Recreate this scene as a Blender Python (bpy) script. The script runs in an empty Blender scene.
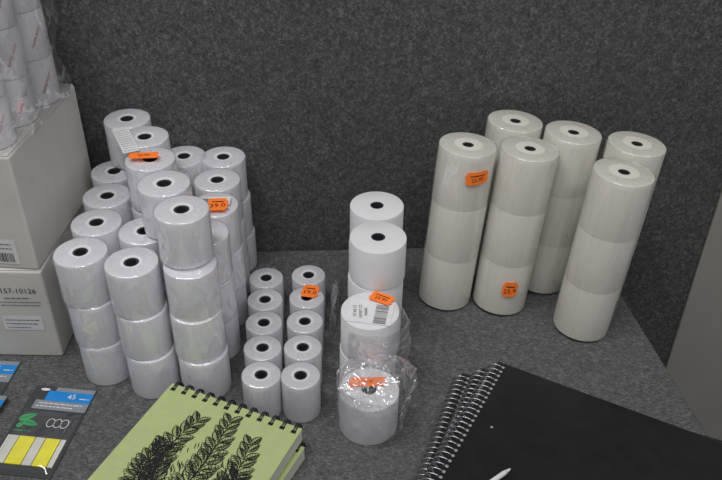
import bpy, math, random
from mathutils import Matrix, Vector, noise
random.seed(7)
C=bpy.context.scene.collection
R=math.radians
# ------------------------------------------------------------------ materials
def newmat(name):
    m=bpy.data.materials.new(name); m.use_nodes=True
    nt=m.node_tree; b=nt.nodes['Principled BSDF']
    return m,nt,b
def plain(name,col,rough=.6,spec=.3,metal=0,nscale=60,namt=.06,bump=0.0,bscale=200):
    m,nt,b=newmat(name)
    tc=nt.nodes.new('ShaderNodeTexCoord'); n=nt.nodes.new('ShaderNodeTexNoise'); n.inputs['Scale'].default_value=nscale
    nt.links.new(tc.outputs['Object'],n.inputs['Vector'])
    r=nt.nodes.new('ShaderNodeValToRGB')
    r.color_ramp.elements[0].position=.3; r.color_ramp.elements[1].position=.7
    r.color_ramp.elements[0].color=[c*(1-namt) for c in col]+[1]
    r.color_ramp.elements[1].color=[min(1,c*(1+namt)) for c in col]+[1]
    nt.links.new(n.outputs['Fac'],r.inputs['Fac']); nt.links.new(r.outputs['Color'],b.inputs['Base Color'])
    b.inputs['Roughness'].default_value=rough; b.inputs['Specular IOR Level'].default_value=spec; b.inputs['Metallic'].default_value=metal
    if bump:
        n2=nt.nodes.new('ShaderNodeTexNoise'); n2.inputs['Scale'].default_value=bscale
        nt.links.new(tc.outputs['Object'],n2.inputs['Vector'])
        bp=nt.nodes.new('ShaderNodeBump'); bp.inputs['Strength'].default_value=bump; bp.inputs['Distance'].default_value=.002
        nt.links.new(n2.outputs['Fac'],bp.inputs['Height']); nt.links.new(bp.outputs['Normal'],b.inputs['Normal'])
    return m
def felt(name,dark,mid,light,sc=1.0):
    m,nt,b=newmat(name)
    tc=nt.nodes.new('ShaderNodeTexCoord')
    mp=nt.nodes.new('ShaderNodeMapping'); mp.inputs['Rotation'].default_value=(.3,.5,.6); mp.inputs['Scale'].default_value=(1,1.9,1)
    nt.links.new(tc.outputs['Object'],mp.inputs['Vector'])
    n1=nt.nodes.new('ShaderNodeTexNoise'); n1.inputs['Scale'].default_value=230*sc; n1.inputs['Detail'].default_value=3; n1.inputs['Roughness'].default_value=.62; n1.inputs['Distortion'].default_value=1.1
    n2=nt.nodes.new('ShaderNodeTexNoise'); n2.inputs['Scale'].default_value=90*sc; n2.inputs['Detail'].default_value=4
    nt.links.new(mp.outputs['Vector'],n1.inputs['Vector']); nt.links.new(tc.outputs['Object'],n2.inputs['Vector'])
    mx=nt.nodes.new('ShaderNodeMath'); mx.operation='MULTIPLY_ADD'; mx.inputs[1].default_value=.22
    mu=nt.nodes.new('ShaderNodeMath'); mu.operation='MULTIPLY'; mu.inputs[1].default_value=.78
    nt.links.new(n1.outputs['Fac'],mu.inputs[0]); nt.links.new(n2.outputs['Fac'],mx.inputs[0]); nt.links.new(mu.outputs[0],mx.inputs[2])
    r=nt.nodes.new('ShaderNodeValToRGB'); r.color_ramp.elements[0].position=.34; r.color_ramp.elements[1].position=.67
    r.color_ramp.elements[0].color=dark+(1,); r.color_ramp.elements[1].color=light+(1,)
    e=r.color_ramp.elements.new(.50); e.color=mid+(1,)
    nt.links.new(mx.outputs[0],r.inputs['Fac']); nt.links.new(r.outputs['Color'],b.inputs['Base Color'])
    b.inputs['Roughness'].default_value=.95; b.inputs['Specular IOR Level'].default_value=.05
    bp=nt.nodes.new('ShaderNodeBump'); bp.inputs['Strength'].default_value=.4; bp.inputs['Distance'].default_value=.001
    nt.links.new(n1.outputs['Fac'],bp.inputs['Height']); nt.links.new(bp.outputs['Normal'],b.inputs['Normal'])
    return m
def paper(name,col,col2,p0=.5,p1=.7,sc=28):
    m,nt,b=newmat(name)
    tc=nt.nodes.new('ShaderNodeTexCoord')
    n=nt.nodes.new('ShaderNodeTexNoise'); n.inputs['Scale'].default_value=sc; n.inputs['Detail'].default_value=1
    oi=nt.nodes.new('ShaderNodeObjectInfo'); ad=nt.nodes.new('ShaderNodeVectorMath'); ad.operation='ADD'
    nt.links.new(tc.outputs['Object'],ad.inputs[0]); nt.links.new(oi.outputs['Location'],ad.inputs[1])
    nt.links.new(ad.outputs[0],n.inputs['Vector'])
    r=nt.nodes.new('ShaderNodeValToRGB'); r.color_ramp.elements[0].position=p0; r.color_ramp.elements[1].position=p1
    r.color_ramp.elements[0].color=col+(1,); r.color_ramp.elements[1].color=col2+(1,)
    nt.links.new(n.outputs['Fac'],r.inputs['Fac']); nt.links.new(r.outputs['Color'],b.inputs['Base Color'])
    b.inputs['Roughness'].default_value=.55; b.inputs['Specular IOR Level'].default_value=.25
    sx=nt.nodes.new('ShaderNodeSeparateXYZ'); nt.links.new(tc.outputs['Object'],sx.inputs[0])
    cx=nt.nodes.new('ShaderNodeCombineXYZ'); nt.links.new(sx.outputs[0],cx.inputs[0]); nt.links.new(sx.outputs[1],cx.inputs[1])
    ln=nt.nodes.new('ShaderNodeVectorMath'); ln.operation='LENGTH'; nt.links.new(cx.outputs[0],ln.inputs[0])
    n3=nt.nodes.new('ShaderNodeTexNoise'); n3.noise_dimensions='1D'; n3.inputs['Scale'].default_value=700
    nt.links.new(ln.outputs['Value'],n3.inputs['W'])
    bp=nt.nodes.new('ShaderNodeBump'); bp.inputs['Strength'].default_value=.12; bp.inputs['Distance'].default_value=.0006
    nt.links.new(n3.outputs['Fac'],bp.inputs['Height']); nt.links.new(bp.outputs['Normal'],b.inputs['Normal'])
    return m
def film(name,base=.10,edge=.5,haze=.08,bscale=45,bstr=.8,stretch=(1,1,1),crease=.35,rough=.1,detail=3,cw=.022,bd=.010,patch=0.0,pscale=34):
    m=bpy.data.materials.new(name); m.use_nodes=True; nt=m.node_tree; nt.nodes.clear()
    N=nt.nodes.new; L=nt.links.new
    o=N('ShaderNodeOutputMaterial'); t=N('ShaderNodeBsdfTransparent'); t.inputs[0].default_value=(.985,.985,.99,1)
    g=N('ShaderNodeBsdfGlossy'); g.inputs['Roughness'].default_value=rough; g.inputs['Color'].default_value=(.98,.98,1,1)
    d=N('ShaderNodeBsdfDiffuse'); d.inputs[0].default_value=(.90,.90,.93,1)
    lw=N('ShaderNodeLayerWeight'); lw.inputs[0].default_value=.3
    mr=N('ShaderNodeMapRange'); mr.inputs['To Min'].default_value=base; mr.inputs['To Max'].default_value=edge
    tc=N('ShaderNodeTexCoord'); mp=N('ShaderNodeMapping'); mp.inputs['Scale'].default_value=stretch; L(tc.outputs['Object'],mp.inputs['Vector'])
    oi=N('ShaderNodeObjectInfo'); rr=N('ShaderNodeMath'); rr.operation='MULTIPLY'; rr.inputs[1].default_value=9; L(oi.outputs['Random'],rr.inputs[0])
    n=N('ShaderNodeTexNoise'); n.noise_dimensions='4D'; n.inputs['Scale'].default_value=bscale; n.inputs['Detail'].default_value=detail; n.inputs['Distortion'].default_value=.6
    L(mp.outputs[0],n.inputs['Vector']); L(rr.outputs[0],n.inputs['W'])
    s1=N('ShaderNodeMath'); s1.operation='SUBTRACT'; s1.inputs[1].default_value=.5; L(n.outputs['Fac'],s1.inputs[0])
    s2=N('ShaderNodeMath'); s2.operation='ABSOLUTE'; L(s1.outputs[0],s2.inputs[0])
    bp=N('ShaderNodeBump'); bp.inputs['Strength'].default_value=bstr; bp.inputs['Distance'].default_value=bd; bp.invert=True
    L(s2.outputs[0],bp.inputs['Height'])
    mc=N('ShaderNodeMapRange'); mc.inputs['From Max'].default_value=cw; mc.inputs['To Min'].default_value=crease; mc.inputs['To Max'].default_value=haze
    L(s2.outputs[0],mc.inputs['Value'])
    n5=N('ShaderNodeTexNoise'); n5.noise_dimensions='4D'; n5.inputs['Scale'].default_value=pscale; n5.inputs['Detail'].default_value=3; n5.inputs['Distortion'].default_value=1.5
    L(mp.outputs[0],n5.inputs['Vector']); L(rr.outputs[0],n5.inputs['W'])
    pm=N('ShaderNodeMapRange'); pm.inputs['From Min'].default_value=.57; pm.inputs['From Max'].default_value=.66; pm.inputs['To Max'].default_value=patch
    L(n5.outputs['Fac'],pm.inputs['Value'])
    ad=N('ShaderNodeMath'); ad.operation='ADD'; ad.use_clamp=True; L(mc.outputs[0],ad.inputs[0]); L(pm.outputs[0],ad.inputs[1])
    L(bp.outputs['Normal'],g.inputs['Normal'])
    L(lw.outputs['Facing'],mr.inputs['Value'])
    m1=N('ShaderNodeMixShader'); L(ad.outputs[0],m1.inputs[0]); L(t.outputs[0],m1.inputs[1]); L(d.outputs[0],m1.inputs[2])
    m2=N('ShaderNodeMixShader'); L(mr.outputs[0],m2.inputs[0]); L(m1.outputs[0],m2.inputs[1]); L(g.outputs[0],m2.inputs[2])
    L(m2.outputs[0],o.inputs[0]); return m

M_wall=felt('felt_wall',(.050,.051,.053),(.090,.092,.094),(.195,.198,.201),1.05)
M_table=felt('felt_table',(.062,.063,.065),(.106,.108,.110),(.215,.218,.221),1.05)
M_paper=paper('roll_paper_white',(.77,.77,.82),(.77,.75,.72),.60,.76,20)
M_papers=paper('roll_paper_soft_white',(.69,.69,.73),(.67,.66,.68),.5,.7)
M_paperw=paper('roll_paper_bright',(.80,.80,.83),(.76,.75,.78),.5,.7)
M_cream=paper('roll_paper_cream',(.78,.765,.69),(.76,.74,.66),.45,.7)
M_core=plain('core_grey_plastic',(.035,.036,.042),.6)
M_film=film('shrink_film',.08,.34,.01,18,1.0,(1,1,.6),.22,.10,.6,.007,.012,.30,24)
M_filmv=film('shrink_film_pulled',.08,.36,.01,20,1.0,(1,1,.15),.24,.10,.6,.008,.012,.14,24)
M_film2=film('crumpled_film',.15,.5,.04,40,1.0,(1,1,.8),.42,.09,2,.012,.014,.32)
M_film3=film('bundle_film',.13,.5,.01,30,1.0,(1,1,.6),.32,.08,1.0,.010,.014,.22)
M_clear=film('clear_blister',.05,.4,.0,20,.1,(1,1,1),.0,.05,1,.01)
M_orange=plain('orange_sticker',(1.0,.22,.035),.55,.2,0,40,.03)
_b=M_orange.node_tree.nodes['Principled BSDF']; _b.inputs['Emission Color'].default_value=(1,.20,.03,1); _b.inputs['Emission Strength'].default_value=.10  # faint glow added to brighten the sticker orange; stickers are not lamps
M_ink=plain('black_ink',(.012,.012,.014),.7)
M_greyink=plain('grey_ink',(.06,.06,.065),.7)
M_redink=plain('red_ink',(.5,.05,.04),.7)
M_label=plain('white_label',(.80,.80,.83),.5)
M_box=plain('white_carton',(.67,.655,.62),.8,.15,0,15,.05,.15,120)
M_floor=plain('floor_vinyl',(.10,.10,.10),.6)
M_beige=plain('beige_board',(.36,.345,.315),.6,.3,0,8,.04)
M_leg=plain('grey_metal',(.2,.2,.21),.4,.5,.6)
M_green=plain('green_cover',(.46,.55,.25),.65,.2,0,90,.03)
M_pages=plain('page_block',(.78,.77,.73),.8,.1,0,600,.12)
M_pageg=plain('grey_hole',(.34,.34,.34),.8,.1)
M_blackc=plain('black_cover',(.012,.012,.014),.38,.45,0,50,.2)
M_wireb=plain('black_wire',(.022,.022,.025),.3,.6,.3)
M_wires=plain('steel_wire',(.42,.42,.45),.25,.6,.9)
M_card=plain('dark_card',(.055,.058,.065),.3,.5)
M_cardl=plain('light_grey_card',(.26,.29,.33),.4)
M_blue=plain('blue_print',(.02,.26,.70),.4)
M_yel=plain('yellow_flag',(.95,.88,.06),.45)
M_pale=plain('pale_flag',(.74,.74,.68),.4)
M_grn=plain('green_print',(.05,.45,.13),.5)
M_pen=plain('white_plastic',(.78,.78,.78),.35,.5)

# ------------------------------------------------------------------ helpers
def link(o,parent=None):
    C.objects.link(o)
    if parent is not None: o.parent=parent
    return o
def mk(name,verts,faces,mats,parent=None,loc=None,rz=0,smooth=False,mi=None):
    me=bpy.data.meshes.new(name); me.from_pydata([tuple(v) for v in verts],[],faces)
    if not isinstance(mats,(list,tuple)): mats=[mats]
    for m in mats: me.materials.append(m)
    if mi:
        for p,i in zip(me.polygons,mi): p.material_index=i
    if smooth: 
        for p in me.polygons: p.use_smooth=True
    me.update()
    o=bpy.data.objects.new(name,me); link(o,parent)
    if loc is not None: o.location=loc
    o.rotation_euler[2]=rz
    return o
def meta(o,label,cat,group=None):
    o['label']=label; o['category']=cat
    if group: o['group']=group
def lathe(prof,n=48,closed=True):
    vs=[];fs=[];k=len(prof)
    for i in range(n):
        a=2*math.pi*i/n
        for r,z in prof: vs.append((r*math.cos(a),r*math.sin(a),z))
    for i in range(n):
        j=(i+1)%n
        for q in range(k if closed else k-1):
            w=(q+1)%k
            fs.append((i*k+q,j*k+q,j*k+w,i*k+w))
    return vs,fs
def autosmooth(me,ang=35):
    for p in me.polygons: p.use_smooth=True
    me.set_sharp_from_angle(angle=R(ang))
def boxmesh(x0,y0,z0,x1,y1,z1):
    v=[(x0,y0,z0),(x1,y0,z0),(x1,y1,z0),(x0,y1,z0),(x0,y0,z1),(x1,y0,z1),(x1,y1,z1),(x0,y1,z1)]
    f=[(0,3,2,1),(4,5,6,7),(0,1,5,4),(1,2,6,5),(2,3,7,6),(3,0,4,7)]
    return v,f
def bevel(o,w=.0015,s=2):
    m=o.modifiers.new('bevel','BEVEL'); m.width=w; m.segments=s; m.limit_method='ANGLE'
def prism(poly,z0,z1):
    n=len(poly); v=[(x,y,z0) for x,y in poly]+[(x,y,z1) for x,y in poly]
    f=[tuple(range(n-1,-1,-1)),tuple(range(n,2*n))]+[(i,(i+1)%n,n+(i+1)%n,n+i) for i in range(n)]
    return v,f
_tc={}
def textgeo(s,size):
    k=(s,size)
    if k in _tc: return _tc[k]
    cu=bpy.data.curves.new('t','FONT'); cu.body=s; cu.size=size; cu.align_x='CENTER'; cu.align_y='CENTER'; cu.resolution_u=2
    o=bpy.data.objects.new('t',cu); C.objects.link(o)
    bpy.context.view_layer.update()
    me=bpy.data.meshes.new_from_object(o)
    r=([(v.co.x,v.co.y) for v in me.vertices],[tuple(p.vertices) for p in me.polygons])
    bpy.data.objects.remove(o); bpy.data.meshes.remove(me)
    _tc[k]=r; return r
def decal(name,parent,mats,prims,mapf,label=None):
    vs=[];fs=[];mi=[]
    for p in prims:
        base=len(vs)
        if p[0]=='rect':
            _,x0,y0,x1,y1,m,lift=p
            nx=max(1,int(abs(x1-x0)/.0025)); ny=1
            for j in range(ny+1):
                for i in range(nx+1): vs.append(mapf(x0+(x1-x0)*i/nx,y0+(y1-y0)*j/ny,lift))
            for j in range(ny):
                for i in range(nx):
                    a=base+j*(nx+1)+i; fs.append((a,a+1,a+nx+2,a+nx+1)); mi.append(m)
        elif p[0]=='text':
            _,s,x,y,size,rot,m,lift=p
            tv,tf=textgeo(s,size); c,sn=math.cos(rot),math.sin(rot)
            for a,b in tv: vs.append(mapf(x+a*c-b*sn,y+a*sn+b*c,lift))
            for f in tf: fs.append(tuple(base+q for q in f)); mi.append(m)
        elif p[0]=='poly':
            _,pts,m,lift=p
            for a,b in pts: vs.append(mapf(a,b,lift))
            fs.append(tuple(range(base,base+len(pts)))); mi.append(m)
    o=mk(name,vs,fs,mats,parent,mi=mi)
    if label: o['label']=label
    return o
def flatmap(ox,oy,z,rot=0):
    c,s=math.cos(rot),math.sin(rot)
    return lambda x,y,l: (ox+x*c-y*s, oy+x*s+y*c, z+l)
def cylmap(r,th,z,tilt=0):
    c,s=math.cos(tilt),math.sin(tilt)
    def f(x,y,l):
        X=x*c-y*s; Y=x*s+y*c; a=th+X/r
        return ((r+l)*math.cos(a),(r+l)*math.sin(a),z+Y)
    return f
def sticker(parent,mapf,w,h,txt='25.90',two=True):
    e=w*.5; g=h*.5; c=.12*h
    pr=[]
    pr.append(('rect',-e,-g,e,g,0,.0004))
    pr.append(('poly',[(-e,-g*.7),(-e,g*.7),(-e-c,g*.5),(-e-c*.3,0),(-e-c,-g*.5)],0,.0004))
    pr.append(('poly',[(e,-g*.7),(e+c,-g*.5),(e+c*.3,0),(e+c,g*.5),(e,g*.7)],0,.0004))
    if two: pr.append(('rect',-e*.72,g*.32,e*.72,g*.46,1,.0007))
    pr.append(('text',txt,0,-g*.25 if two else 0,h*.42,R(4),1,.0007))
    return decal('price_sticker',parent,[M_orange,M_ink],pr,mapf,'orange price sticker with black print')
def barcode(x0,y0,x1,y1,m,lift,seed=1,n=26):
    rr=random.Random(seed); out=[]; x=x0; w=(x1-x0)/n/2
    while x<x1-w*2:
        a=w*rr.choice([.7,1,1.8]); out.append(('rect',x,y0,x+a,y1,m,lift)); x+=a+w*rr.choice([.8,1,1.6])
    return out
def words(x0,y0,x1,h,m,lift,seed=1):
    rr=random.Random(seed); out=[]; x=x0
    while x<x1:
        a=rr.uniform(1.2,4)*h; out.append(('rect',x,y0,min(x+a,x1),y0+h*.6,m,lift)); x+=a+h*.6
    return out

# ------------------------------------------------------------------ rolls
_rc={}
def roll_meshes(r,h,kind,mat,ro=.0088,ri=.0062,b=.0009):
    k=(r,h,kind)
    if k in _rc: return _rc[k]
    prof=[(ro,0),(r-b,0),(r,b),(r,h-b),(r-b*.4,h-b*.3),(r-b,h),(ro,h)]
    vs,fs=lathe(prof,56)
    me=bpy.data.meshes.new('paper_roll'); me.from_pydata(vs,[],fs); me.materials.append(mat); autosmooth(me)
    prof=[(ri,.0005),(ro,.0005),(ro,h-.0004),(ri,h-.0004)]
    vs,fs=lathe(prof,28)
    mc=bpy.data.meshes.new('core'); mc.from_pydata(vs,[],fs); mc.materials.append(M_core); autosmooth(mc)
    _rc[k]=(me,mc); return _rc[k]
def film_mesh(r,h,amp,seed,mat=None,cap=.42,n=64,nz=14,fr=16,front=True,fa=1.5):
    vs=[];fs=[]
    rings=[]
    for j in range(nz+1): rings.append((1.0,h*j/nz,0))
    rings+= [(.97,h+.0007,1),(.85,h+.0010,1),(.65,h+.0010,1),(cap,h+.0009,1)]
    for q,(s,z,top) in enumerate(rings):
        for i in range(n):
            a=2*math.pi*i/n
            p=Vector((math.cos(a)*fa+seed*7.1,math.sin(a)*fa,z*fr))
            nn=1-min(1,abs(noise.noise(p))*4)
            ff=(.25+.75*max(0,-math.sin(a))) if front else 1
            d=amp*(nn**2)*ff
            if top: vs.append((r*s*math.cos(a),r*s*math.sin(a),z+d*.6))
            else: vs.append(((r+.0006+d)*math.cos(a),(r+.0006+d)*math.sin(a),z))
    for q in range(len(rings)-1):
        for i in range(n):
            j=(i+1)%n; fs.append((q*n+i,q*n+j,(q+1)*n+j,(q+1)*n+i))
    me=bpy.data.meshes.new('plastic_wrap'); me.from_pydata(vs,[],fs); me.materials.append(mat or M_film)
    for p in me.polygons: p.use_smooth=True
    return me
def roll(x,y,z,r,h,kind,mat,label,group,core=True,filmme=None,rz=0,tilt=(0,0),**kw):
    me,mc=roll_meshes(r,h,kind,mat,**kw)
    o=bpy.data.objects.new('paper_roll',me); link(o); o.location=(x,y,z)
    o.rotation_euler=(tilt[0],tilt[1],rz)
    meta(o,label,'paper roll',group)
    if core:
        c=bpy.data.objects.new('core',mc); link(c,o); c['label']='dark grey hollow plastic core'
    if filmme is not None:
        f=bpy.data.objects.new('plastic_wrap',filmme); link(f,o); f['label']='clear crinkled shrink film'
    return o

# ------------------------------------------------------------------ setting
def wy(x): return 1.012+(x+.19)*.075
xe=.557
v,f=prism([(-1.1,wy(-1.1)),(xe,wy(xe)),(xe,wy(xe)+.03),(-1.1,wy(-1.1)+.03)],-.75,.9)
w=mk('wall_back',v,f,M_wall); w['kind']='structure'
v,f=prism([(xe+.002,wy(xe)-.004),(1.3,wy(1.3)-.004),(1.3,wy(1.3)+.03),(xe+.002,wy(xe)+.03)],-.75,.9)
w=mk('wall_right',v,f,M_beige); w['kind']='structure'; bevel(w,.002)
v,f=boxmesh(-1.3,-.8,-.77,1.5,1.3,-.75)
w=mk('floor',v,f,M_floor); w['kind']='structure'
tb=bpy.data.objects.new('display_table',None); link(tb); tb.location=(0,.65,-.75)
meta(tb,'display table covered with speckled grey felt','table')
off=(0,-.65,.75)
def tx(y): return .418+(y-.646)*(-.132)
v,f=prism([(-1.0,.30),(tx(.30),.30),(tx(1.045),1.045),(-1.0,wy(-1.0)-.002)],-.03,0)
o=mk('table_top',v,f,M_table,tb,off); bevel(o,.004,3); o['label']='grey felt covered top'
v,f=prism([(-.97,.36),(tx(.36)-.03,.36),(tx(1.0)-.03,1.0),(-.97,.93)],-.09,-.0305)
o=mk('apron',v,f,M_leg,tb,off)
for (x,y) in [(-.93,.40),(.40,.40),(.33,.95),(-.93,.88)]:
    v,f=boxmesh(x-.02,y-.02,-.75,x+.02,y+.02,-.09); o=mk('leg',v,f,M_leg,tb,off)

# ------------------------------------------------------------------ left group
r1=.0302; h1=.061
films=[film_mesh(r1,h1,.0028,s) for s in range(6)]
G='white paper rolls stacked in wrapped columns'
LB='white paper roll in clear shrink film, stacked in a column'
cols=[(-.318,.744,-.0030,.0010),(-.2535,.7225,-.0030,.0028),(-.190,.7190,-.0020,.0040),
      (-.3235,.8075,0,0),(-.258,.790,-.001,.0005),(-.188,.789,0,0),
      (-.326,.869,0,0),(-.2595,.852,0,0),(-.186,.8515,0,0),
      (-.334,.931,0,0),(-.259,.9135,0,0),(-.190,.913,-.0005,0),
      (-.248,.9755,0,0),(-.1865,.9755,-.003,0)]
P={}
for ci,(x,y,dx,dy) in enumerate(cols):
    for k in range(3):
        jx,jy=random.uniform(-.0012,.0012),random.uniform(-.0004,.0004)
        top=(k==2)
        o=roll(x+jx+dx*k,y+jy+dy*k,k*h1+.0006*k,r1,h1,'L',M_paper,LB,G,core=top,filmme=films[(ci*2+k)%6])
        P[(ci,k)]=o
LT='white paper roll in clear film, topmost in its pile'
top4=[(-.199,.742),(-.230,.797),(-.259,.854),(-.279,.911),(-.314,.961)]
t4=[]
for i,(x,y) in enumerate(top4):
    o=roll(x,y,3*h1+.0036,r1,h1,'L',M_paper,LT,G,filmme=films[i%6]); t4.append(o)
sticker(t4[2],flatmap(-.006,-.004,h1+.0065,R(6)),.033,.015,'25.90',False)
decal('paper_slip',t4[3],[M_label,M_greyink],[('rect',-.010,-.036,.010,.034,0,0)]+[q for j in range(10) for q in words(-.008,-.032+j*.0062,.008,.0011,1,.0004,j)],flatmap(-.018,-.022,h1+.0075,R(26)),'white printed paper slip')
o=P[(8,2)]
decal('paper_slip',o,[M_label,M_ink],[('rect',-.022,-.009,.022,.009,0,0)]+barcode(-.02,-.006,.0,.005,1,.0004,3,14),flatmap(-.002,.002,h1+.0045,R(4)),'white barcode slip')
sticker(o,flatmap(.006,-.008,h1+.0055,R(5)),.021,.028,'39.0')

# ------------------------------------------------------------------ small rolls
r2=.0230; h2=.057
films2=[film_mesh(r2,h2,.0008,s+20,M_filmv,.5,44,10) for s in range(3)]
G2='small white paper rolls in two rows'
LB2='small white paper roll with grey core standing on felt'
sm=[]
for i in range(5):
    t=i/4
    sm.append(roll(-.115-.014*t,.681+.1860*t,0,r2,h2,'S',M_papers,LB2,G2,ro=.0078,ri=.0056,filmme=films2[i%3]))
for i in range(5):
    t=i/4
    sm.append(roll(-.0685-.003*t,.681+.194*t,0,r2,h2,'S',M_papers,LB2,G2,ro=.0078,ri=.0056,filmme=films2[(i+1)%3]))
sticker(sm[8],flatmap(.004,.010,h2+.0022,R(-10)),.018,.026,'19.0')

# ------------------------------------------------------------------ middle stack
r3=.0350; h3=.057
G3='wide white paper rolls stacked in steps'
LB3='wide bright white paper roll stacked on others'
def stack(x,y,n,dx=0):
    top=None
    for k in range(n):
        j=random.uniform(-.0005,.0005)
        top=roll(x+j+dx*k,y,k*h3+.0004*k,r3,h3,'M',M_paperw,LB3,G3,core=(k==n-1),ro=.0088,ri=.0066)
    return top
A=stack(.018,.8765,3,.001); B=stack(.019,.8045,3,.001); Cc=stack(.011,.7335,2,.001)
Dd=stack(.012,.6605,1)
pr=[('rect',-.027,-.022,.027,.020,0,.0)]
pr+=[('text','57.60.12',-.018,-.002,.0060,R(100),1,.0003),('text','OFFSET CZ',-.011,-.002,.0050,R(100),1,.0003),('text','786000',-.0045,-.002,.0050,R(100),1,.0003)]
pr+=[('rect',.006,y0,.021,y0+hh,1,.0003) for y0,hh in [(-.020+i*.0016,random.choice([.0004,.0006,.0010])) for i in range(22)]]
Cc['label']='wide white paper roll with barcode label on its top'
decal('barcode_label',Cc,[M_label,M_greyink],pr,flatmap(0,-.003,h3+.0008,R(-9)),'white label with black barcode and text')
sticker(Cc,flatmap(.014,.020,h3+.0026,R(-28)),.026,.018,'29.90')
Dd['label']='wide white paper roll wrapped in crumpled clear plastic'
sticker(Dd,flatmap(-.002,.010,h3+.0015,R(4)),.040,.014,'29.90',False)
def crumple(name,rfun,zs,n,seed,amp,loc,a0=0,a1=2*math.pi,closed=True,mat=None,parent=None,fz=30,fa=1.8):
    vs=[];fs=[];m=n if closed else n+1
    for q,z in enumerate(zs):
        for i in range(m):
            a=a0+(a1-a0)*i/n
            rr=rfun(a,z)
            p=Vector((math.cos(a)*fa+seed,math.sin(a)*fa,z*fz))
            w=.30+.9*max(0,math.cos(a+R(35)))
            d=amp*w*((1-min(1,abs(noise.noise(p))*3))*.9+abs(noise.noise(p*2.3))*.8)
            vs.append(((rr+d)*math.cos(a),(rr+d)*math.sin(a),z+ .4*d))
    for q in range(len(zs)-1):
        for i in range(n):
            j=(i+1)%m if closed else i+1
            fs.append((q*m+i,q*m+j,(q+1)*m+j,(q+1)*m+i))
    return mk(name,vs,fs,mat or M_film2,parent,loc,smooth=True)
def bagr(a,z):
    base=r3+.0006
    fl=max(0,z-.045)
    return base+fl*(.04+.36*max(0,math.cos(a+R(5))))+.005*max(0,math.cos(a+R(15)))*min(1,z/.03)
o=crumple('plastic_wrap',bagr,[.0005+.0045*i for i in range(18)],84,3,.0055,(0,0,0),parent=Dd,fz=36,fa=2.2); o['label']='crumpled clear plastic bag around the roll'
n=64;vs=[];fs=[];rs=[1.0,.88,.74,.6,.45,.3,.15]
for s in rs:
    for i in range(n):
        a=2*math.pi*i/n; p=Vector((math.cos(a)*s*2.4+9,math.sin(a)*s*2.4,0)); d=(1-min(1,abs(noise.noise(p*1.3))*3.))*.008+abs(noise.noise(p*3))*.005
        vs.append(((r3+.001)*s*math.cos(a),(r3+.001)*s*math.sin(a),h3+.0026+d))
for q in range(len(rs)-1):
    for i in range(n):
        j=(i+1)%n; fs.append((q*n+i,q*n+j,(q+1)*n+j,(q+1)*n+i))
o2=mk('plastic_wrap',vs,fs,M_film2,Dd,(0,0,0),smooth=True)
o=crumple('plastic_wrap',lambda a,z:r3+.0010+.012*max(0,math.cos(a-R(-8)))**2*(min(1,z/.04))*(1 if z<.085 else max(0,1-(z-.085)*28)),[.001+.0058*i for i in range(19)],72,11,.0034,(0,0,-h3-.0004),R(-135),R(45),False,parent=Cc)
o['label']='torn crumpled clear plastic around the roll'

# ------------------------------------------------------------------ big packs (lean slightly)
r4=.0370; h4=.080
G4='tall film-wrapped packs of three paper rolls'
big=[(.136,.915),(.214,.907),(.320,.852),(.207,.986),(.280,.955),(.356,.926)]
lean=[(.0140,.010),(.0150,.011),(.0145,.007),(.0140,.010),(.0150,.009),(.0150,.007)]
bl=['shrink-wrapped pack of three cream rolls, orange sticker near top','shrink-wrapped pack of three cream rolls, orange sticker near base']+['tall shrink-wrapped pack of three cream paper rolls standing on felt']*4
packs=[]
for i,(x,y) in enumerate(big):
    lx,ly=lean[i]; al=math.hypot(lx,ly)/.24
    e=bpy.data.objects.new('paper_roll_pack',None); link(e); e.location=(x-lx,y-ly,r4*math.sin(al)); meta(e,bl[i],'paper roll pack',G4)
    e.rotation_euler=(-ly/.24,lx/.24,0)
    for k in range(3):
        me,mc=roll_meshes(r4,h4,'B',M_cream,.0075,.0052,.0004)
        o=bpy.data.objects.new('paper_roll',me); link(o,e); o.location=(random.uniform(-.0004,.0004),random.uniform(-.0004,.0004),k*h4)
        if k==2:
            c=bpy.data.objects.new('core',mc); link(c,o)
    fo=bpy.data.objects.new('plastic_wrap',film_mesh(r4+.0002,3*h4,.0014,i+2,M_filmv,.5,90,40,4,False,2.2)); link(fo,e); fo['label']='clear wrinkled shrink film'
    packs.append(e)
def faceang(x,y): return math.atan2(-y,-x)
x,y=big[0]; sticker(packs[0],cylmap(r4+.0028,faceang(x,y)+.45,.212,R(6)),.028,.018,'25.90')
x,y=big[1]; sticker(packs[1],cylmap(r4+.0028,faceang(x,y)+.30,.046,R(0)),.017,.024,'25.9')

# ------------------------------------------------------------------ cartons
def carton(x1,y0,z0,w,d,h,rz,label,prims):
    e=bpy.data.objects.new('carton',None); link(e); e.location=(x1,y0,z0); e.rotation_euler[2]=rz
    meta(e,label,'cardboard box','stacked cartons')
    v,f=boxmesh(-w,0,0,0,d,h); b=mk('carton_body',v,f,M_box,e); bevel(b,.003,3)
    for s in (0,1):
        ya=.0015 if s==0 else d/2+.0008; yb=d/2-.0008 if s==0 else d-.0015
        v,f=boxmesh(-w+.002,ya,h,-.002,yb,h+.0012); fl=mk('flap',v,f,M_box,e)
    decal('printed_label',e,[M_label,M_greyink,M_box],prims,lambda x,y,l:(x,-.0004-l,y),'black printed text and barcode')
    return e
pl=[('text','157-10126',-.0345,.109,.0105,0,1,.0004)]
pl+=words(-.054,.097,-.022,.0019,1,.0004,20)+words(-.060,.091,-.010,.0016,1,.0004,21)+words(-.060,.086,-.010,.0016,1,.0004,22)
pl+=[('rect',-.064,.046,-.014,.070,0,.0002)]+words(-.060,.062,-.018,.0019,1,.0006,30)+words(-.060,.056,-.020,.0019,1,.0006,31)+words(-.060,.050,-.030,.0015,1,.0006,32)
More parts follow.
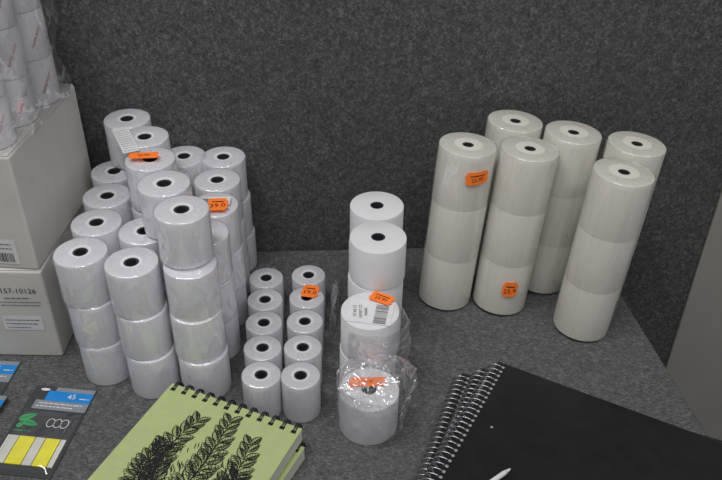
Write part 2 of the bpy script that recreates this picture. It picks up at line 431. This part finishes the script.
carton(-.386,.765,0,.30,.20,.139,0,'white cardboard carton with printed number, under another carton',pl)
pu=[('rect',-.082,.008,-.020,.044,0,.0002)]+barcode(-.078,.011,-.024,.024,1,.0006,4,34)
for j in range(2): pu+=words(-.076,.030+j*.006,-.026,.0019,1,.0006,j+40)
carton(-.388,.766,.1405,.29,.195,.155,R(-4),'white cardboard carton with barcode label on top of another',pu)

# wrapped printed rolls on the cartons
G5='wrapped printed paper rolls on the carton'
r5=.027;h5=.057
for cx,cy in [(-.418,.800),(-.413,.857),(-.405,.914),(-.478,.802),(-.474,.860),(-.466,.917)]:
    for k in range(4):
        o=roll(cx+random.uniform(-.001,.001),cy,.2975+k*(h5+.0005),r5,h5,'P',M_paperw,'white paper roll with red print inside clear film',G5,core=(k==3))
        if cx>-.45:
            t=faceang(cx,cy)
            decal('printed_text',o,[M_redink],[('text','PAPER ROLL',0,0,.005,R(60),0,0)],cylmap(r5+.0005,t+.5,.028,0))
def bundle():
    x0,x1,y0,y1=-.512,-.374,.766,.947
    N=110
    cx,cy=(x0+x1)/2,(y0+y1)/2; a_,b_=(x1-x0)/2+.002,(y1-y0)/2+.002
    zs=[.2975+.0075*i for i in range(34)]
    vs=[];fs=[]
    for z in zs:
        for i in range(N):
            t=2*math.pi*i/N; c,s=math.cos(t),math.sin(t)
            px=a_*math.copysign(abs(c)**.35,c); py=b_*math.copysign(abs(s)**.35,s)
            px-=.012*max(0,1-(py+b_)/(2*b_))*(1 if px>0 else 0)
            p=Vector((px*18,py*18,z*18)); d=(1-min(1,abs(noise.noise(p))*3))*.010+abs(noise.noise(p*2.5))*.005
            vs.append((cx+px+d*c,cy+py+d*s,z))
    for q in range(len(zs)-1):
        for i in range(N):
            j=(i+1)%N; fs.append((q*N+i,q*N+j,(q+1)*N+j,(q+1)*N+i))
    o=mk('plastic_wrap',vs,fs,M_film3,smooth=True); meta(o,'crumpled clear plastic around rolls on a carton','plastic film')
bundle()
def sheet(p0,p1,h,seed,label,amp=.006,lean=0):
    n=20;m=12;vs=[];fs=[]
    a=Vector(p0);b=Vector(p1);d=(b-a);nr=Vector((-d.y,d.x,0)).normalized()
    for j in range(m+1):
        for i in range(n+1):
            q=a+d*(i/n); q.z=a.z+h*(j/m)*(1-.35*abs(noise.noise(Vector((i*.4,seed,0)))))
            q+=nr*(amp*noise.noise(Vector((i*.3+seed,j*.3,seed)))+lean*(j/m)**2)
            vs.append(q)
    for j in range(m):
        for i in range(n):
            k=j*(n+1)+i; fs.append((k,k+1,k+n+2,k+n+1))
    o=mk('plastic_film',vs,fs,M_film2,smooth=True); meta(o,label,'plastic film'); return o
sheet((-.038,.80,.001),(-.028,.93,.001),.06,4,'clear plastic film standing beside small paper rolls')
sheet((-.150,.915,.001),(-.120,.935,.001),.045,9,'scrap of clear plastic film behind small paper rolls')

# ------------------------------------------------------------------ notebooks
def curve_mesh(name,pts,rad,mat,parent,cyclic=False,res=2):
    cu=bpy.data.curves.new('c','CURVE'); cu.dimensions='3D'; s=cu.splines.new('POLY'); s.points.add(len(pts)-1)
    for p,q in zip(s.points,pts): p.co=tuple(q)+(1,)
    s.use_cyclic_u=cyclic; cu.bevel_depth=rad; cu.bevel_resolution=res
    t=bpy.data.objects.new('c',cu); C.objects.link(t); bpy.context.view_layer.update()
    me=bpy.data.meshes.new_from_object(t); bpy.data.objects.remove(t)
    me.materials.clear(); me.materials.append(mat)
    for p in me.polygons: p.use_smooth=True
    o=bpy.data.objects.new(name,me); link(o,parent); return o
def ring_pts(cx,cy,cz,rad,n=20):
    return [(cx,cy+rad*math.cos(2*math.pi*i/n),cz+rad*math.sin(2*math.pi*i/n)) for i in range(n)]
def slab(name,x0,y0,z0,x1,y1,z1,mat,e,b=.0006):
    v,f=boxmesh(x0,y0,z0,x1,y1,z1); o=mk(name,v,f,mat,e); bevel(o,b,2); return o
def merge_wire(objs,name,parent):
    vs=[];fs=[]
    for o in objs:
        b=len(vs); vs+=[v.co.copy() for v in o.data.vertices]; fs+=[tuple(b+i for i in p.vertices) for p in o.data.polygons]
    mat=objs[0].data.materials[0]
    for o in objs: bpy.data.objects.remove(o)
    return mk(name,vs,fs,mat,parent,smooth=True)
def sketchbook(x,y,z,rz,label,art):
    W=.174;Hh=.225;T=.0180
    e=bpy.data.objects.new('sketchbook',None); link(e); e.location=(x,y,z); e.rotation_euler[2]=rz; meta(e,label,'notebook','stacked sketchbooks')
    slab('back_cover',0,-Hh,0,W,0,.0008,M_green,e,.0003)
    slab('page_block',.001,-Hh+.001,.0009,W-.0003,-.001,T-.0009,M_pages,e,.0004)
    slab('cover',0,-Hh,T-.0008,W,0,T,M_green,e,.0003)
    ws=[]
    n=12
    for i in range(n):
        cx=.007+(W-.014)*i/(n-1)
        for dx in (-.0013,.0013): ws.append(curve_mesh('w',ring_pts(cx+dx,-.0005,T/2+.0004,.0096,22),.0009,M_wireb,e,True))
    merge_wire(ws,'wire_binding',e)
    pr=[('rect',.007+(W-.014)*i/(n-1)-.0030,-.0105,.007+(W-.014)*i/(n-1)+.0030,-.0060,0,.0003) for i in range(n)]
    if art: pr+=art
    decal('cover_drawing' if art else 'punched_holes',e,[M_ink],pr,lambda a,b,l:(a,b,T+l),'black ink pen drawing' if art else 'row of dark holes')
    return e
# generic ink pen drawing : a leafy shrub hatched with loose strokes
def stroke(pts,w0,lift=.0004):
    L=[];Rr=[];n=len(pts)
    for i,p in enumerate(pts):
        a=Vector(pts[max(0,i-1)]);b=Vector(pts[min(n-1,i+1)]); d=(b-a); d=d.normalized() if d.length>0 else Vector((1,0)); nn=Vector((-d.y,d.x))
        t=i/(n-1); ww=w0*math.sin(math.pi*min(1,max(.12,t*.86+.10)))*.5
        q=Vector(p); L.append(q+nn*ww); Rr.append(q-nn*ww)
    return [('poly',[tuple(L[i]),tuple(L[i+1]),tuple(Rr[i+1]),tuple(Rr[i])],0,lift) for i in range(n-1)]
def curv(p,q,b,n=6):
    p=Vector(p);q=Vector(q);d=q-p;nn=Vector((-d.y,d.x)); return [tuple(p+d*(i/n)+nn*b*math.sin(math.pi*i/n)) for i in range(n+1)]
art=[]
ra=random.Random(5)
def S(p,q,b=0,w=.001):
    global art; art+=stroke(curv(p,q,b),w,.0003+ra.random()*.0003)
def leaf(x,y,ang,L,hatch):
    c,s=math.cos(ang),math.sin(ang)
    tip=(x+L*c,y+L*s)
    S((x,y),tip,.24,.0013); S((x,y),tip,-.24,.0015); S((x,y),tip,0,.0008)
    for k in range(hatch):
        t=.12+.76*k/hatch; px,py=x+L*t*c,y+L*t*s; w_=.22*L*math.sin(math.pi*t)
        S((px,py),(px+w_*s+.1*L*c,py-w_*c+.1*L*s),.1,.0010)
        if k%2: S((px,py),(px-w_*s+.1*L*c,py+w_*c+.1*L*s),-.1,.0006)
stems=[((.088,-.165),(.060,-.040),.16),((.090,-.165),(.095,-.026),-.05),((.094,-.165),(.132,-.045),-.18),((.086,-.165),(.044,-.085),.2),((.096,-.165),(.142,-.090),-.2)]
for p,q,b in stems:
    pts=curv(p,q,b,14); art+=stroke(pts,.0018)
    for i in range(3,15):
        x,y=pts[i]; a=Vector(pts[min(14,i+1)])-Vector(pts[i-1]); th=math.atan2(a.y,a.x)
        L=.026*(1.15-.035*i)
        leaf(x,y,th+ra.uniform(.6,1.0),L,10); leaf(x,y,th-ra.uniform(.6,1.0),L,10)
for k in range(150):
    a=ra.uniform(0,6.28); rr_=ra.uniform(0,1)**.5; x=.094+.050*rr_*math.cos(a); y=-.105+.045*rr_*math.sin(a)
    S((x,y),(x+ra.uniform(.002,.005),y-ra.uniform(.004,.009)),ra.uniform(-.2,.2),.0011)
rzg=math.atan2(.613-.677,-.063+.2147)
sketchbook(-.2170,.679,.0005,rzg-R(2),'green wire-bound sketchbook underneath another one',None)
sketchbook(-.2225,.683,.0205,rzg,'light green wire-bound sketchbook with black ink drawing on cover',art)

def notebook(x,y,z,rz,label):
    W=.297;Hh=.215;T=.0140
    e=bpy.data.objects.new('spiral_notebook',None); link(e); e.location=(x,y,z); e.rotation_euler[2]=rz; meta(e,label,'notebook','stacked black spiral notebooks')
    slab('back_cover',0,-Hh,0,W,0,.001,M_blackc,e,.0004)
    slab('page_block',.001,-Hh+.001,.0011,W-.001,.0012,T-.0011,M_pages,e,.0004)
    slab('cover',0,-Hh,T-.001,W,0,T,M_blackc,e,.0004)
    pts=[];turns=25;rad=.0073;nn=18
    for i in range(turns*nn+1):
        a=2*math.pi*i/nn; pts.append((.0005+rad*1.25*math.cos(a),-.006-(Hh-.012)*i/(turns*nn),T/2+rad*math.sin(a)+.0010))
    o=curve_mesh('spiral_binding',pts,.00105,M_wires,e); o['label']='dark metal spiral'
    pr=[]
    for i in range(turns):
        yy=-.0078-(Hh-.012)*i/turns; pr.append(('poly',[(.0090+.0020*math.cos(t*.785),yy+.0020*math.sin(t*.785)) for t in range(8)],1,.0003))
    if 'top' in label: pr.append(('poly',[(.031+.0017*math.cos(t*.785),-.104+.0017*math.sin(t*.785)) for t in range(8)],1,.0004))
    decal('punched_holes',e,[M_pages,M_pageg],pr,lambda a,b,l:(a,b,T+l))
    return e
notebook(.131,.733,.0010,R(-19.5),'black spiral notebook at the bottom of a stack')
notebook(.153,.725,.0175,R(-23),'black spiral notebook in the middle of a stack')
notebook(.171,.720,.0340,R(-28),'black spiral notebook on top of a stack')
def penn():
    e=bpy.data.objects.new('white_pen',None); link(e); e.location=(.157,.550,.0481+.0036); meta(e,'small plain white pen lying on black notebook','pen')
    e.rotation_euler=(0,R(90),R(38))
    vs,fs=lathe([(.0001,0),(.0026,0),(.0028,.001),(.0028,.075),(.0022,.080),(.0001,.081)],20,False)
    o=mk('pen_barrel',vs,fs,M_pen,e,smooth=True); o.location=(0,0,-.08)
    vs,fs=lathe([(.0001,.0005),(.0016,.0005),(.0013,.004),(.0001,.0065)],16,False)
    o=mk('pen_tip',vs,fs,M_pen,e,smooth=True); o.location=(0,0,0)
penn()

# ------------------------------------------------------------------ flag packs
def flagpack(x,y,z,rz,label):
    W=.078;Hh=.135
    e=bpy.data.objects.new('page_flag_pack',None); link(e); e.location=(x,y,z); e.rotation_euler[2]=rz; meta(e,label,'sticky flags','blister packs of page flags')
    slab('backing_card',0,-Hh,0,W,0,.0012,M_card,e,.0004)
    pr=[('rect',.028,-.008,.077,-.001,4,.0003),('rect',.020,-.024,.077,-.0075,2,.0004),('rect',.010,-.038,.077,-.0235,4,.0003)]
    pr+=[('text','45',.052,-.0155,.011,R(8),3,.0008)]+words(.062,-.018,.074,.0022,3,.0008,2)
    pr+=words(.016,-.029,.07,.0022,3,.0006,3)+words(.014,-.034,.06,.0022,3,.0006,4)
    for (ax,ay,sx,sy,ro) in ((.013,-.052,.0105,.0048,.5),(.020,-.061,.0100,.0042,-.2),(.010,-.064,.006,.003,.9)):
        pts=[]
        for k in range(16):
            t=k*.3927; px=sx*math.cos(t); py=sy*math.sin(t)*(1-.4*math.cos(t))
            pts.append((ax+px*math.cos(ro)-py*math.sin(ro),ay+px*math.sin(ro)+py*math.cos(ro)))
        pr.append(('poly',pts,1,.0006+.0002*ro))
        c_,s_=math.cos(ro),math.sin(ro)
        pr.append(('poly',[(ax-sx*.8*c_,ay-sx*.8*s_),(ax+sx*.8*c_,ay+sx*.8*s_),(ax+sx*.8*c_-.0006*s_,ay+sx*.8*s_+.0006*c_),(ax-sx*.8*c_-.0006*s_,ay-sx*.8*s_+.0006*c_)],0,.0010))
    pr+=words(.004,-.074,.026,.0020,1,.0006,8)
    for c in range(3):
        cx=.044+c*.0085
        for k in range(18):
            a=k*.349;b=a+.349
            pr.append(('poly',[(cx+.0050*math.cos(a),-.058+.0070*math.sin(a)),(cx+.0050*math.cos(b),-.058+.0070*math.sin(b)),(cx+.0041*math.cos(b),-.058+.0059*math.sin(b)),(cx+.0041*math.cos(a),-.058+.0059*math.sin(a))],3,.0008))
    pr.append(('poly',[(.015+.006*math.cos(k*.5236),-.007+.0022*math.sin(k*.5236)) for k in range(12)],3,.0012))
    decal('card_print',e,[M_card,M_grn,M_blue,M_label,M_cardl],pr,lambda a,b,l:(a,b,.0012+l),'dark card with blue band and green leaf')
    x0=.004
    for wd,m in ((.014,M_pale),(.020,M_yel),(.012,M_pale),(.018,M_yel),(.007,M_pale)):
        slab('page_flag',x0,-.122,.0016,x0+wd-.0010,-.082,.0036,m,e,.0003); x0+=wd
    vs=[];fs=[];nx,ny=18,20
    for j in range(ny+1):
        for i in range(nx+1):
            u=i/nx;vv=j/ny; ex=min(u,1-u)*2; ey=min(vv,1-vv)*2
            hh=.0055*min(1,ex*3.2)**.5*min(1,ey*4)**.5
            vs.append((.003+.072*u,-.130+.090*vv,.0014+hh+.0004*noise.noise(Vector((u*5,vv*5,0)))))
    for j in range(ny):
        for i in range(nx):
            k=j*(nx+1)+i; fs.append((k,k+1,k+nx+2,k+nx+1))
    o=mk('blister',vs,fs,M_clear,e,smooth=True); o['label']='clear plastic blister'
    return e
flagpack(-.402,.712,.0005,R(-6),'blister pack of yellow and white page flags on dark card')
flagpack(-.514,.757,.0005,R(-3),'blister pack of page flags with blue band beside a carton')
flagpack(-.503,.696,.0080,R(-8),'blister pack of page flags with blue band lying on another')

# ------------------------------------------------------------------ lights, world, camera
def area(name,loc,target,sx,sy,e,col=(1,1,1)):
    l=bpy.data.lights.new(name,'AREA'); l.shape='RECTANGLE'; l.size=sx; l.size_y=sy; l.energy=e; l.color=col
    o=bpy.data.objects.new(name,l); C.objects.link(o); o.location=loc
    o.rotation_euler=(Vector(target)-Vector(loc)).to_track_quat('-Z','Y').to_euler(); return o
area('ceiling_light',(-.5,.30,1.9),(0,.9,0),1.3,.28,17,(1,.985,.96))
area('ceiling_light',(.7,-.1,1.9),(.1,.9,0),1.3,.28,7.5,(1,.985,.96))
area('ceiling_light',(-.1,-.9,1.9),(0,.9,0),1.3,.28,2.5,(1,.985,.96))
w=bpy.data.worlds.new('w'); bpy.context.scene.world=w; w.use_nodes=True
w.node_tree.nodes['Background'].inputs[0].default_value=(.97,.98,1,1); w.node_tree.nodes['Background'].inputs[1].default_value=.20
cam=bpy.data.cameras.new('camera'); cam.lens=39.9; cam.sensor_width=36; cam.clip_start=.01
co=bpy.data.objects.new('camera',cam); C.objects.link(co)
co.matrix_world=Matrix.Translation((0,0,.73))@Matrix.Rotation(R(55),4,'X')@Matrix.Rotation(R(1),4,'Z')
bpy.context.scene.camera=co
bpy.context.scene.view_settings.view_transform='Standard'
